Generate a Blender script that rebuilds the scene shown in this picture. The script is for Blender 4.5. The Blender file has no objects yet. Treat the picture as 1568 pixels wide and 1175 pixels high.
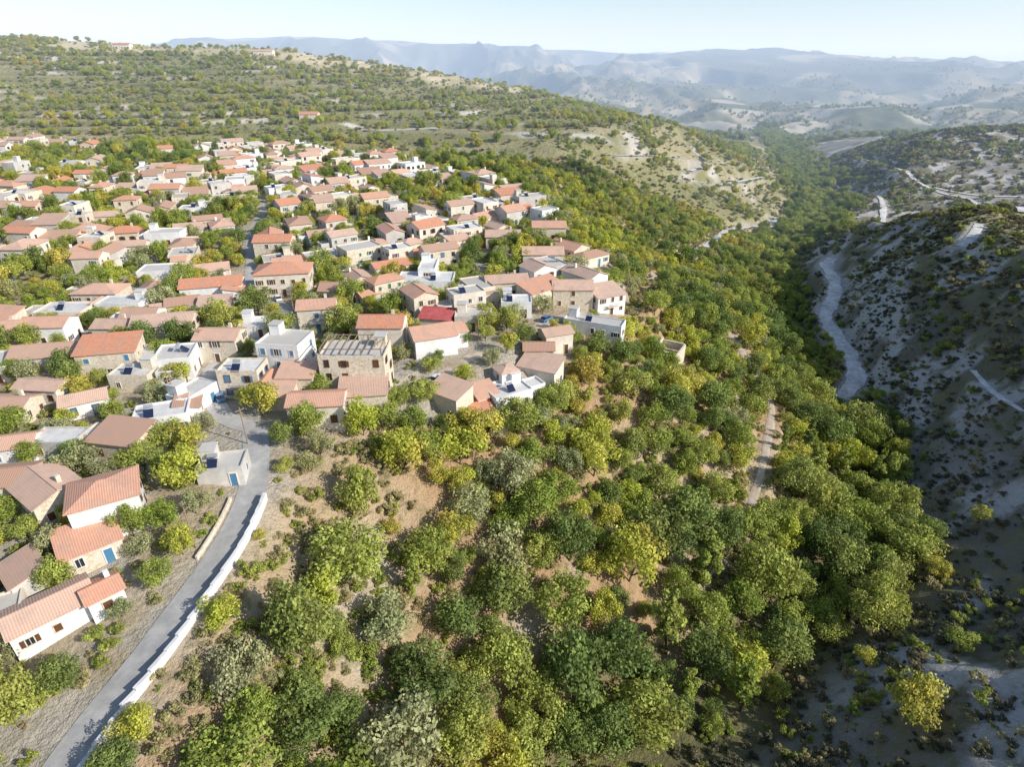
import bpy, math, random
import numpy as np
from mathutils import Vector
random.seed(7); rng=np.random.default_rng(7)
S=bpy.context.scene
def clip01(t): return np.clip(t,0,1)
def ss(a,b,x):
    t=clip01((x-a)/(b-a)); return t*t*(3-2*t)
def _h(ix,iy,s):
    v=np.sin(ix*127.1+iy*311.7+s*74.7)*43758.5453
    return v-np.floor(v)
def vn(x,y,s=0):
    ix=np.floor(x); iy=np.floor(y); fx=x-ix; fy=y-iy
    fx=fx*fx*(3-2*fx); fy=fy*fy*(3-2*fy)
    a=_h(ix,iy,s)*(1-fx)+_h(ix+1,iy,s)*fx
    b=_h(ix,iy+1,s)*(1-fx)+_h(ix+1,iy+1,s)*fx
    return a*(1-fy)+b*fy
def fbm(x,y,sc,o=4,s=0):
    r=0;a=.5;t=0
    for i in range(o):
        r=r+a*vn(x/sc*2**i+i*17.3,y/sc*2**i-i*9.1,s+i); t+=a; a*=.5
    return r/t
def polydist(x,y,P):
    P=np.asarray(P,float); best=np.full(np.shape(x),1e9); side=np.zeros(np.shape(x)); val=np.zeros(np.shape(x))
    for i in range(len(P)-1):
        ax,ay,av=P[i]; bx,by,bv=P[i+1]; dx,dy=bx-ax,by-ay; L=dx*dx+dy*dy+1e-9
        t=clip01(((x-ax)*dx+(y-ay)*dy)/L)
        d=np.hypot(x-ax-t*dx,y-ay-t*dy); m=d<best
        best=np.where(m,d,best); side=np.where(m,dx*(y-ay)-dy*(x-ax),side); val=np.where(m,av+(bv-av)*t,val)
    return best,side,val
VAL=[(0,-400,-30),(2,0,-35),(14,58,-38),(35,66,-40),(83,105,-44),(112,173,-47),(126,263,-50),(168,378,-54),(282,560,-59),(437,1050,-64),(620,1600,-70),(1000,2600,-75)]
GUL=[(-90,450,3),(-15,425,12),(45,385,20),(80,340,24),(150,320,18)]
def smin(a,b,k):
    h=np.clip(.5+.5*(b-a)/k,0,1); return b+(a-b)*h-k*h*(1-h)
def vmask(x,y):
    e=np.interp(y,[30,74,100,110,130,170,190,230,300,330,380,405,430],[-42,-38,-30,-2,14,33,38,30,14,-8,-70,-115,-200])
    return ss(4,-4,x-e)*ss(424,408,y)
def height0(x,y,full=False):
    x=np.asarray(x,float); y=np.asarray(y,float)
    d,side,fl=polydist(x,y,VAL)
    vm=vmask(x,y)
    zv=8*ss(150,400,y)-7*ss(80,25,y)+np.clip(-x-120,0,400)*.02
    RH=np.interp(x,[-3000,-900,-600,-410,-288,-108,13,160,243,400],[120,96,85,73,70,46,28,-5,-34,-52])
    ry=830+0*x
    t=clip01((y-435)/(ry-435))
    hill=zv+(RH-zv)*t**.85
    hill=hill+(fbm(x,y,120,4,3)-.5)*18*ss(.02,.3,t)*(1-.5*ss(.8,1,t))
    Hs=4.2; q=hill/Hs; fr=q-np.floor(q)
    hill_t=(np.floor(q)+ss(.5,1,fr))*Hs
    tm=ss(430,500,y)*.85
    L=hill*(1-tm)+hill_t*tm
    up1=ss(3600,5500,y)
    r1=np.interp(x,[-6000,-2584,-2300,-1838,-1300,-432,300,1100,2000,9000],[40,110,200,225,200,160,130,80,40,20])
    r2=np.interp(x,[-2000,0,900,1150,1338,1700,2200,2700,3325,8000],[-70,-50,40,90,110,104,84,66,28,-20])
    up2=ss(2300,4500,y)
    rid=1-np.abs(2*fbm(x+y*.25,y*.45,560,4,11)-1)
    gl=(rid-.75)*300
    f1=-75+up1*(r1+75)+gl*1.2*np.sin(up1*math.pi)+(fbm(x,y,300,4,13)-.5)*26*up1
    f2=-75+up2*(r2+75)+gl*1.2*np.sin(np.minimum(up2,.95)*math.pi)+(fbm(x,y,300,4,14)-.5)*20*up2
    r3=(1-np.abs(2*fbm(x+y*.3,y*.7-x*.2,210,4,19)-1)-.8)*80*ss(1000,1600,y)*ss(5600,4000,y)
    F=np.maximum(f1,f2)+r3+((fbm(x,y,300,5,21)-.5)*85+(fbm(x,y,800,3,23)-.5)*130)*ss(950,1800,y)*(1-.8*ss(3000,5000,y))+ss(700,-500,x)*28*ss(3800,2000,y)
    fm=ss(860,1500,y)
    L=L*(1-fm)+F*fm
    dg,_,gv=polydist(x,y,GUL)
    L=L-gv*np.exp(-(dg/26)**2)
    R=np.interp(y,[-100,60,200,300,360,430,500,580,690,850,1200],[16,12,6,-4,-22,-42,-38,-26,-14,-45,-68])+np.clip(x-260,0,2000)*.045+(fbm(x,y,90,4,5)-.5)*10
    R=R*(1-fm)+F*fm
    sL=np.interp(y,[30,60,80,110,200,300,450,600,1000,1600],[.85,.78,.74,.66,.63,.46,.42,.5,.25,.1])
    sR=np.interp(y,[30,90,150,240,400,600,1000,1600],[.60,.68,.74,.78,.72,.55,.25,.1])
    s=np.where(side>0,sL,sR); hv=np.sqrt(d*d+64)-8
    A=np.where(side>0,L,R)
    z=smin(A,fl+s*hv,5.0)
    vv=(1-vm)*(1-.8*ss(12,0,d)); rb=np.where(side<0,1.,0.)*ss(6,20,d)
    z=z+(fbm(x,y,32,4,8)-.5)*7*vv*ss(600,300,y)+(fbm(x,y,8,3,9)-.5)*(1.6+2.2*rb)*vv*ss(500,250,y)+(fbm(x,y,60,2,4)-.5)*1.5*vm
    if full: return z,d,side,fr,t,vm,A
    return z
# ground positions (metres east / north of the origin) packed as base-62 pairs, 1/3.5 m steps
A62='0123456789ABCDEFGHIJKLMNOPQRSTUVWXYZabcdefghijklmnopqrstuvwxyz'
PACK='Xb9gXL8gXA7xU0CDTsAETw9GT67NSX6HauF6aEEHZnDzbGJWfXR6gzW6hyaacSFkiaPTipSSipUclWehlMQqjuRUiwTCU4HQVoJxXpNSZsPRbxSBWNQzXvRqZcTReMZITcQeWNTBYdUfXMSfM933MR3CM73cM63xLU48Le4xLp5NKo5iKA61Ml4aLl3MLn33NL5dNl5xNc6KMk6ZMz69Ni7RMN69Mq5rOg6EOy69PL6VPc6fP46QQ07gPm73Pl7OQb8CQt9EQM9ELg9fKtBWKd9LKm7aJo6rJC7bIh7RMf86Lj75Lx7qK87XO09eOL86Mf9COr86PJ9UPT8cJNAAL36ILv5qL24GL24xK75aKf4rPyB1QACdPECBRr8h9Oio00jSGbSwSu3NTq48VS68Sy49WbC9FkBZ'
SITES=[((A62.index(PACK[i])*62+A62.index(PACK[i+1]))/3.5-450,(A62.index(PACK[i+2])*62+A62.index(PACK[i+3]))/3.5) for i in range(0,len(PACK)-3,4)]
_si=iter(SITES)
def site(): return next(_si)
def catmull(P,step):
    P=[np.array(p,float) for p in P]; P=[2*P[0]-P[1]]+P+[2*P[-1]-P[-2]]; out=[]
    for i in range(1,len(P)-2):
        n=max(2,int(np.linalg.norm(P[i+1]-P[i])/step))
        for k in range(n):
            t=k/n
            out.append(.5*((2*P[i])+(-P[i-1]+P[i+1])*t+(2*P[i-1]-5*P[i]+4*P[i+1]-P[i+2])*t*t+(-P[i-1]+3*P[i]-3*P[i+1]+P[i+2])*t**3))
    out.append(P[-2]); return np.array(out)
ROADS_W={
 'village_road':([(-50,24),(-47.9,34.6),(-46.6,42.1),(-44.1,50.2),(-41.5,63.7),(-41.3,76.1),(-43.8,86.2),(-47.3,95.2)],4.4,'asphalt',2),
 'village_street':([(-47.3,95.2),(-54.1,98.6),(-60.9,108.6),(-65.2,120.3),(-61.2,134.8),(-55.3,143.3),(-63.7,158.5),(-77.2,174.1),(-86.7,198.7),(-98.6,232.4),(-108.2,276.2)],3.8,'concrete',3),
 'hillside_street':([(-24.6,108.8),(-18.4,112.5),(-11.6,123.2),(-3.7,131.6),(5.1,141.8),(15.1,153.3),(31.3,165.1),(40.8,178.9),(53.3,221.8),(45.7,229.8),(37,216.6)],4,'dirt',3),
 'chalk_track':([(179,333),(171.6,323.6),(161.9,292.8),(149,268.7),(141.3,256.5),(136.1,230.8),(132,213.4),(126.9,199.9),(118,190)],6.4,'chalk',1.5)}
for k,n_,w,m,st in (('chalk_path',3,2.2,'chalk',2),('slope_path',5,2.2,'dirt',3),('spur_track',3,4.5,'chalk',3),('valley_track',4,4.5,'chalk',4),('far_track',5,4.5,'chalk',6),('terrace_track',3,4,'chalk',6),('foothill_track',5,5,'chalk',4),('hill_track',4,5,'chalk',5),('hillside_track',4,5,'chalk',5)):
    ROADS_W[k]=([site() for _ in range(n_)],w,m,st)
ROADS={}
for k,(P,w,m,st) in ROADS_W.items():
    C=catmull(P,st); z=height0(C[:,0],C[:,1])
    for _ in range(int(6*max(1,(3/st)**2))):
        zz=z.copy(); zz[1:-1]=(z[:-2]+z[1:-1]+z[2:])/3; z=zz
    ROADS[k]=(np.column_stack([C,z]),w,m)
TRK=('foothill_track','hill_track','hillside_track','far_track','terrace_track','valley_track','spur_track')
def height(x,y):
    x=np.asarray(x,float); y=np.asarray(y,float); z=height0(x,y); sh=z.shape
    z=z.ravel().copy(); xf=x.ravel(); yf=y.ravel()
    for k,(C,w,m) in ROADS.items():
        b=(xf>C[:,0].min()-20)&(xf<C[:,0].max()+20)&(yf>C[:,1].min()-20)&(yf<C[:,1].max()+20)
        if not b.any(): continue
        d,_,v=polydist(xf[b],yf[b],C)
        g=1.2+np.maximum(yf[b]-100,0)*.008
        wt=ss(w/2+g+2.5,w/2+g,d)
        z[b]=z[b]*(1-wt)+v*wt
    return z.reshape(sh)
def hz(x,y): return float(height(np.array([x]),np.array([y]))[0])
def trackdist(x,y):
    sh=np.shape(x); xf=np.ravel(x); yf=np.ravel(y); d=np.full(xf.shape,1e3)
    for k in TRK:
        C=ROADS[k][0]; b=(xf>C[:,0].min()-40)&(xf<C[:,0].max()+40)&(yf>C[:,1].min()-40)&(yf<C[:,1].max()+40)
        if b.any(): d[b]=np.minimum(d[b],polydist(xf[b],yf[b],C)[0])
    return d.reshape(sh)
# ---------- materials ----------
def mat(name):
    m=bpy.data.materials.new(name); m.use_nodes=True; nt=m.node_tree
    return m,nt,nt.nodes,nt.links,nt.nodes['Principled BSDF']
def noise(N,Lk,vec,scale,detail=4,rough=.55):
    n=N.new('ShaderNodeTexNoise'); n.inputs['Scale'].default_value=scale; n.inputs['Detail'].default_value=detail; n.inputs['Roughness'].default_value=rough
    if vec is not None: Lk.new(vec,n.inputs['Vector'])
    return n.outputs['Fac']
def mixc(N,Lk,f,a,b,mode='MIX'):
    n=N.new('ShaderNodeMix'); n.data_type='RGBA'; n.blend_type=mode; n.clamp_factor=True
    for s,v in ((0,f),(6,a),(7,b)):
        if isinstance(v,(int,float)): n.inputs[s].default_value=v
        elif isinstance(v,tuple): n.inputs[s].default_value=(*v,1)
        else: Lk.new(v,n.inputs[s])
    return n.outputs[2]
def mth(N,Lk,op,a,b=0,cl=False):
    n=N.new('ShaderNodeMath'); n.operation=op; n.use_clamp=cl
    for s,v in ((0,a),(1,b)):
        if isinstance(v,(int,float)): n.inputs[s].default_value=v
        else: Lk.new(v,n.inputs[s])
    return n.outputs[0]
def rng_(N,Lk,v,a,b,c=0,d=1):
    n=N.new('ShaderNodeMapRange'); Lk.new(v,n.inputs[0])
    for i,q in enumerate((a,b,c,d)): n.inputs[i+1].default_value=q
    return n.outputs[0]
def bump(N,Lk,bs,h,st,dist):
    b=N.new('ShaderNodeBump'); b.inputs['Strength'].default_value=st; b.inputs['Distance'].default_value=dist
    Lk.new(h,b.inputs['Height']); Lk.new(b.outputs[0],bs.inputs['Normal'])
def simple(name,a,b,scale,rough=.9,coord='Object',bs_=.3,rnd=0.,c2=None,spot=None):
    m,nt,N,Lk,bs=mat(name); bs.inputs['Roughness'].default_value=rough; bs.inputs['Specular IOR Level'].default_value=.15
    if coord=='World': v=N.new('ShaderNodeNewGeometry').outputs['Position']
    else: v=N.new('ShaderNodeTexCoord').outputs['Object']
    f=rng_(N,Lk,noise(N,Lk,v,scale,6,.65),.35,.65)
    c=mixc(N,Lk,f,a,b)
    if spot: c=mixc(N,Lk,rng_(N,Lk,noise(N,Lk,v,.28,6,.7),.46,.64,0,.9),c,spot)
    f2=rng_(N,Lk,noise(N,Lk,v,scale*.15,3),.3,.7,.78,1.1); 
    cc=N.new('ShaderNodeVectorMath'); cc.operation='SCALE'; Lk.new(c,cc.inputs[0]); Lk.new(f2,cc.inputs['Scale']); c=cc.outputs[0]
    if rnd:
        oi=N.new('ShaderNodeObjectInfo')
        if c2: c=mixc(N,Lk,rng_(N,Lk,oi.outputs['Random'],.35,1,0,1),c,c2)
    Lk.new(c,bs.inputs['Base Color'])
    if bs_: bump(N,Lk,bs,f,bs_,.05)
    return m
M={}
M['asphalt']=simple('asphalt_road',(.36,.355,.345),(.47,.46,.44),.8,coord='World')
M['concrete']=simple('concrete_street',(.46,.45,.43),(.56,.54,.51),.8,coord='World')
M['dirt']=simple('dirt_road',(.56,.46,.35),(.66,.57,.46),.7,coord='World',spot=(.45,.36,.24))
M['chalk']=simple('chalk_road',(.66,.63,.58),(.84,.82,.78),.7,rough=1,coord='World',spot=(.50,.46,.40))
M['white']=simple('white_plaster',(.78,.77,.75),(.88,.87,.86),1.2)
M['cream']=simple('cream_plaster',(.70,.62,.51),(.82,.75,.65),1.2)
M['grey']=simple('grey_render',(.54,.52,.48),(.66,.63,.59),1.2)
def stone():
    m,nt,N,Lk,bs=mat('stone_wall'); bs.inputs['Roughness'].default_value=.95
    v=N.new('ShaderNodeTexCoord').outputs['Object']
    vo=N.new('ShaderNodeTexVoronoi'); vo.inputs['Scale'].default_value=2.6; Lk.new(v,vo.inputs['Vector'])
    sp=N.new('ShaderNodeSeparateColor'); Lk.new(vo.outputs['Color'],sp.inputs[0])
    c=mixc(N,Lk,sp.outputs[0],(.52,.43,.31),(.78,.68,.54))
    c=mixc(N,Lk,rng_(N,Lk,noise(N,Lk,v,.5),.4,.7),c,(.66,.60,.50))
    Lk.new(c,bs.inputs['Base Color']); bump(N,Lk,bs,vo.outputs['Distance'],.4,.06); return m
M['stone']=stone()
def tiles(nm,a,b,c2):
    m,nt,N,Lk,bs=mat(nm); bs.inputs['Roughness'].default_value=.85; bs.inputs['Specular IOR Level'].default_value=.2
    tc=N.new('ShaderNodeTexCoord').outputs['Object']
    w=N.new('ShaderNodeTexWave'); w.wave_type='BANDS'; w.bands_direction='X'; w.inputs['Scale'].default_value=1.0; w.inputs['Distortion'].default_value=.6; w.inputs['Detail'].default_value=1; Lk.new(tc,w.inputs['Vector'])
    w2=N.new('ShaderNodeTexWave'); w2.bands_direction='Y'; w2.inputs['Scale'].default_value=.8; w2.inputs['Distortion'].default_value=.5; Lk.new(tc,w2.inputs['Vector'])
    f=rng_(N,Lk,noise(N,Lk,tc,1.6,6,.7),.35,.65)
    c=mixc(N,Lk,f,a,b)
    oi=N.new('ShaderNodeObjectInfo').outputs['Random']
    c=mixc(N,Lk,rng_(N,Lk,oi,.15,1,0,1),c,c2)
    c=mixc(N,Lk,mth(N,Lk,'MULTIPLY',w.outputs['Fac'],.22),c,(.28,.12,.07))
    c=mixc(N,Lk,mth(N,Lk,'MULTIPLY',w2.outputs['Fac'],.12),c,(.28,.12,.07))
    c=mixc(N,Lk,rng_(N,Lk,noise(N,Lk,tc,.35,5,.7),.46,.72,0,.65),c,(.40,.32,.26))
    Lk.new(c,bs.inputs['Base Color']); bump(N,Lk,bs,w.outputs['Fac'],.5,.06); return m
M['tile']=tiles('terracotta_tiles',(.64,.26,.15),(.77,.38,.24),(.74,.52,.40))
M['tileold']=tiles('weathered_tiles',(.64,.47,.37),(.76,.54,.42),(.52,.32,.23))
M['flatroof']=simple('flat_roof_concrete',(.66,.65,.62),(.82,.80,.77),.6,rnd=1,c2=(.50,.47,.42))
def plain(n,c,r=.5,metal=0):
    m,nt,N,Lk,bs=mat(n); v=N.new('ShaderNodeTexCoord').outputs['Object']
    f=noise(N,Lk,v,3,3); Lk.new(mixc(N,Lk,f,tuple(x*.8 for x in c),tuple(min(1,x*1.15) for x in c)),bs.inputs['Base Color'])
    bs.inputs['Roughness'].default_value=r; bs.inputs['Metallic'].default_value=metal; return m
M['glass']=plain('window_glass',(.03,.035,.045),.15)
M['sh_b']=plain('brown_wood',(.13,.06,.03)); M['sh_l']=plain('blue_shutter',(.08,.22,.38)); M['sh_g']=plain('green_shutter',(.05,.16,.09)); M['sh_w']=plain('white_frame',(.75,.75,.73))
M['metal']=plain('tank_metal',(.62,.64,.66),.35,.6); M['solar']=plain('solar_panel',(.02,.03,.07),.12); M['rubber']=plain('tyre_rubber',(.02,.02,.02),.8)
M['beam']=plain('wood_beam',(.30,.22,.15),.8); M['redsheet']=simple('red_sheet_roof',(.45,.09,.09),(.60,.16,.15),.9)
M['car_blue']=plain('blue_car_paint',(.10,.22,.42),.25); M['car_white']=plain('white_car_paint',(.78,.78,.78),.25); M['car_red']=plain('silver_car_paint',(.45,.46,.48),.25,.4)
M['bark']=simple('bark',(.12,.09,.06),(.22,.17,.12),4)
def leaf(nm,a,b,c3):
    m,nt,N,Lk,bs=mat(nm); bs.inputs['Roughness'].default_value=.6; bs.inputs['Specular IOR Level'].default_value=.25
    at=N.new('ShaderNodeAttribute'); at.attribute_name='lv'
    oi=N.new('ShaderNodeObjectInfo').outputs['Random']
    c=mixc(N,Lk,oi,a,b)
    g=N.new('ShaderNodeNewGeometry').outputs['Position']
    c=mixc(N,Lk,rng_(N,Lk,noise(N,Lk,g,.045,3),.48,.66,0,.75),c,c3)
    s=N.new('ShaderNodeVectorMath'); s.operation='SCALE'; Lk.new(c,s.inputs[0]); Lk.new(at.outputs['Fac'],s.inputs['Scale'])
    Lk.new(s.outputs[0],bs.inputs['Base Color'])
    tr=N.new('ShaderNodeBsdfTranslucent'); Lk.new(s.outputs[0],tr.inputs[0])
    mx=N.new('ShaderNodeMixShader'); mx.inputs[0].default_value=.35; Lk.new(bs.outputs[0],mx.inputs[1]); Lk.new(tr.outputs[0],mx.inputs[2])
    Lk.new(mx.outputs[0],N['Material Output'].inputs[0]); return m
M['lf_mid']=leaf('foliage_green',(.30,.38,.07),(.43,.47,.11),(.52,.50,.13))
M['lf_yel']=leaf('foliage_yellow_green',(.50,.55,.08),(.60,.57,.11),(.62,.47,.13))
M['lf_olv']=leaf('foliage_olive',(.36,.40,.19),(.46,.46,.24),(.50,.46,.19))
M['lf_drk']=leaf('foliage_dark',(.18,.25,.07),(.28,.35,.09),(.40,.41,.11))
M['lf_dry']=leaf('foliage_dry_scrub',(.46,.40,.19),(.37,.36,.16),(.56,.44,.24))
M['lf_grs']=leaf('dark_scrub',(.12,.13,.08),(.20,.19,.11),(.26,.22,.12))
# ---------- mesh builder ----------
class B:
    def __init__(s): s.v=[];s.f=[];s.m=[]
    def poly(s,pts,mi=0):
        n=len(s.v); s.v+=pts; s.f.append(tuple(range(n,n+len(pts)))); s.m.append(mi)
    def hexa(s,c,mi=0):
        n=len(s.v); s.v+=c
        for q in ((0,3,2,1),(4,5,6,7),(0,1,5,4),(1,2,6,5),(2,3,7,6),(3,0,4,7)): s.f.append(tuple(n+i for i in q)); s.m.append(mi)
    def box(s,x0,x1,y0,y1,z0,z1,mi=0,tf=lambda x,y:(x,y)):
        s.hexa([(*tf(x,y),z) for z in (z0,z1) for x,y in ((x0,y0),(x1,y0),(x1,y1),(x0,y1))],mi)
    def tube(s,a,b,ra,rb,mi=0,n=6):
        a=Vector(a);b=Vector(b);d=(b-a).normalized(); u=d.orthogonal().normalized(); w=d.cross(u); k=len(s.v)
        for c,r in ((a,ra),(b,rb)):
            for i in range(n):
                t=2*math.pi*i/n; p=c+u*(math.cos(t)*r)+w*(math.sin(t)*r); s.v.append(tuple(p))
        for i in range(n): s.f.append((k+i,k+(i+1)%n,k+n+(i+1)%n,k+n+i)); s.m.append(mi)
        s.f.append(tuple(k+n+i for i in range(n))); s.m.append(mi); s.f.append(tuple(k+n-1-i for i in range(n))); s.m.append(mi)
    def mesh(s,name,mats):
        me=bpy.data.meshes.new(name); me.from_pydata(s.v,[],s.f)
        for m in mats: me.materials.append(m)
        me.polygons.foreach_set('material_index',s.m); me.update(); return me
    def obj(s,name,mats,parent=None,loc=(0,0,0),rot=0):
        o=bpy.data.objects.new(name,s.mesh(name,mats)); S.collection.objects.link(o)
        if parent: o.parent=parent
        else: o.location=loc; o.rotation_euler=(0,0,rot)
        return o
# ---------- ground ----------
nx,ny=700,680
kx=np.linspace(math.asinh(-9000/150),math.asinh(9000/150),nx); X=30+150*np.sinh(kx)
ky=np.linspace(math.asinh(-260/150),math.asinh(11000/150),ny); Y=110+150*np.sinh(ky)
GX,GY=np.meshgrid(X,Y)
Z0,D,SD,FR,T,VM,A=height0(GX,GY,True); Z=height(GX,GY)
me=bpy.data.meshes.new('ground'); me.vertices.add(nx*ny); me.vertices.foreach_set('co',np.column_stack([GX.ravel(),GY.ravel(),Z.ravel()]).ravel())
idx=np.arange(nx*ny).reshape(ny,nx); q=np.stack([idx[:-1,:-1],idx[:-1,1:],idx[1:,1:],idx[1:,:-1]],-1).reshape(-1,4)
me.loops.add(q.size); me.loops.foreach_set('vertex_index',q.ravel()); me.polygons.add(len(q)); me.polygons.foreach_set('loop_start',np.arange(len(q))*4); me.polygons.foreach_set('loop_total',np.full(len(q),4)); me.polygons.foreach_set('use_smooth',np.ones(len(q),bool)); me.update(calc_edges=True)
def C3(c): return np.array(c)[None,None,:]
def mixn(a,b,w): return a*(1-w[...,None])+b*w[...,None]
n1=fbm(GX,GY,55,4,31); n2=fbm(GX,GY,12,4,32); n3=fbm(GX,GY,180,4,33)
left=SD>0; TD=trackdist(GX,GY)
col=mixn(C3((.60,.40,.23))+0*GX[...,None],C3((.68,.53,.35)),ss(.35,.65,n1)); col=mixn(col,C3((.72,.61,.46)),ss(.62,.75,n2))
scr=.60+.3*(n1-.5)
hc=mixn(C3((.56,.48,.31))+0*GX[...,None],C3((.40,.38,.19)),ss(.35,.6,n3))
hc=mixn(hc,C3((.25,.26,.11)),.8*ss(.42,.58,FR)*ss(1.,.85,FR)*ss(430,480,GY))
ch=ss(.55,.7,FR)*ss(.95,.85,FR)*ss(.57,.66,n1)
hc=mixn(hc,C3((.70,.66,.58)),ch)
hm=ss(400,450,GY)*left
col=mixn(col,hc,hm); scr=scr*(1-hm)+(.70*(1-ch))*hm
FIELD=lambda x,y,t: ss(.80,.93,t)*ss(1300,900,y)*ss(.40,.47,fbm(x,y,150,4,33))*ss(120,-40,x)
tm=FIELD(GX,GY,T)*left
col=mixn(col,mixn(C3((.74,.64,.44))+0*GX[...,None],C3((.56,.50,.30)),ss(.45,.6,n1)),tm); scr=scr*(1-.75*tm)
cw=np.maximum(ss(1,.4,polydist(GX,GY,[(-128,506,0),(-90,500,0),(-60,508,0)])[0]/6),ss(1,.4,polydist(GX,GY,[(-545,700,0),(-480,704,0),(-420,715,0)])[0]/(10+18*n2)))
col=mixn(col,C3((.74,.70,.62)),cw); scr=scr*(1-.8*cw)
rc=mixn(C3((.37,.34,.31))+0*GX[...,None],C3((.24,.215,.18)),ss(.38,.55,n1))
st=fbm(GX*.75+GY*.65,(GY*.75-GX*.65)*2.6,16,4,37)
rc=mixn(rc,C3((.76,.74,.71)),.85*ss(.52,.58,st)*ss(.34,.50,n1)); rm=(~left)*ss(3,12,D)*1.
CT=ROADS['chalk_track'][0]; ctd=polydist(GX,GY,[(152,275,0),(142,240,0),(137,212,0),(125,186,0)])[0]
rc=mixn(rc,C3((.76,.74,.71)),ss(26,6,ctd)*ss(.42,.50,st)*.95)
col=mixn(col,rc,rm); scr=scr*(1-rm)+(.78+.3*(n1-.5)-.2*ss(24,6,ctd)-.25*ss(.53,.6,st))*rm
pl=rm*ss(-9,-3,Z)*ss(210,235,GY)*ss(330,300,GY); col=mixn(col,C3((.58,.52,.31)),pl); scr=scr*(1-.3*pl)
fr_=ss(950,1400,GY); nf=fbm(GX,GY,230,6,41); fc=mixn(C3((.46,.40,.28))+0*GX[...,None],C3((.11,.13,.07)),ss(.38,.56,nf))
fc=mixn(fc,C3((.66,.61,.52)),ss(.60,.66,fbm(GX,GY*2,170,5,43))*ss(3200,2400,GY)*.8)
fc=mixn(fc,C3((.12,.13,.12)),ss(2300,3200,GY)*.85*ss(.28,.48,nf))
col=mixn(col,fc,fr_); scr=scr*(1-fr_)+.6*fr_
vf=ss(16,4,D)*ss(1500,900,GY); col=mixn(col,C3((.20,.19,.10)),vf); scr=np.maximum(scr,vf*.9)
tb=np.maximum(ss(9,4,TD+7*(n2-.5)),ss(7.5,4,polydist(GX,GY,CT)[0]+5*(n2-.5))); col=mixn(col,C3((.66,.61,.53)),tb*.75); scr=scr*(1-.5*tb)
vc=mixn(C3((.60,.55,.47))+0*GX[...,None],C3((.52,.43,.30)),ss(.45,.6,n2)); col=mixn(col,vc,VM); scr=scr*(1-VM)+.48*VM
ca=me.color_attributes.new('gcol','FLOAT_COLOR','POINT'); ca.data.foreach_set('color',np.concatenate([col,np.ones(GX.shape+(1,))],-1).ravel())
sa=me.attributes.new('scrub','FLOAT','POINT'); sa.data.foreach_set('value',scr.ravel())
m,nt,N,Lk,bs=mat('ground_earth'); bs.inputs['Roughness'].default_value=1; bs.inputs['Specular IOR Level'].default_value=.1
a=N.new('ShaderNodeAttribute'); a.attribute_name='gcol'; sA=N.new('ShaderNodeAttribute'); sA.attribute_name='scrub'
P=N.new('ShaderNodeNewGeometry').outputs['Position']
sp=noise(N,Lk,P,.33,7,.68); big=noise(N,Lk,P,.05,4); fine=noise(N,Lk,P,1.4,5,.7); mid=noise(N,Lk,P,.1,5,.7)
th=mth(N,Lk,'SUBTRACT',.76,mth(N,Lk,'MULTIPLY',sA.outputs['Fac'],.40))
f=mth(N,Lk,'MULTIPLY',mth(N,Lk,'SUBTRACT',sp,th),9,True)
f2=mth(N,Lk,'MULTIPLY',mth(N,Lk,'SUBTRACT',mid,mth(N,Lk,'ADD',th,.04)),9,True)
f=mth(N,Lk,'MAXIMUM',f,mth(N,Lk,'MULTIPLY',f2,.7))
sc=mixc(N,Lk,rng_(N,Lk,big,.4,.6),(.17,.18,.07),(.34,.31,.14))
sc=mixc(N,Lk,.35,sc,mixc(N,Lk,.5,a.outputs['Color'],(.08,.08,.05)))
c=mixc(N,Lk,rng_(N,Lk,fine,.3,.7,0,.7),a.outputs['Color'],mixc(N,Lk,.5,a.outputs['Color'],(.22,.17,.10)))
c=mixc(N,Lk,mth(N,Lk,'MULTIPLY',f,.85),c,sc)
Lk.new(c,bs.inputs['Base Color']); bump(N,Lk,bs,mth(N,Lk,'ADD',sp,mth(N,Lk,'MULTIPLY',fine,.3)),1.0,1.8)
me.materials.append(m); ground=bpy.data.objects.new('ground',me); S.collection.objects.link(ground)
# ---------- roads ----------
def normals2(C):
    t=np.gradient(C[:,:2],axis=0); t/=np.linalg.norm(t,axis=1)[:,None]+1e-9; return np.column_stack([t[:,1],-t[:,0]])
rr_=random.Random(5)
for k,(C,w,mm) in ROADS.items():
    nr=normals2(C); b=B(); far=C[:,1].mean()
    off=.10+max(0,far-150)*.0018
    vs=[]; ks=[-1,-.5,0,.5,1]
    for i in range(len(C)):
        wl=wr=w/2
        if mm in('chalk','dirt'):
            base=1+.15*math.sin(i*.45+len(k))
            wl=w/2*base*rr_.uniform(.72,1.15); wr=w/2*base*rr_.uniform(.72,1.15)
        for s in ks: 
            ww=wl if s<0 else wr
            vs.append((C[i,0]+nr[i,0]*s*ww,C[i,1]+nr[i,1]*s*ww,C[i,2]+off-(.08 if abs(s)==1 and mm!='asphalt' else 0)))
    b.v=vs
    for i in range(len(C)-1):
        for j in range(4): n=i*5+j; b.f.append((n,n+1,n+6,n+5)); b.m.append(0)
    b.obj(k,[M[mm]])
def wallribbon(C,off,th,top,bot,name,m,step=0):
    nr=normals2(C); b=B()
    for i in range(len(C)-1):
        cs=[]
        tp=(C[i,2]+C[i+1,2])/2+top+(step*((i//3)%2)) if step else None
        for z in (0,1):
            for (j,o) in ((i,off),(i+1,off),(i+1,off+th),(i,off+th)):
                zz=(C[j,2]-bot) if z==0 else (tp if tp else C[j,2]+top)
                cs.append((C[j,0]+nr[j,0]*o,C[j,1]+nr[j,1]*o,zz))
        b.hexa(cs)
    return b.obj(name,[m])
Cr=ROADS['village_road'][0]; sel=Cr[Cr[:,1]<78]
wallribbon(sel,2.3,.5,1.1,3.5,'retaining_wall',M['white'],.2)
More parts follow.
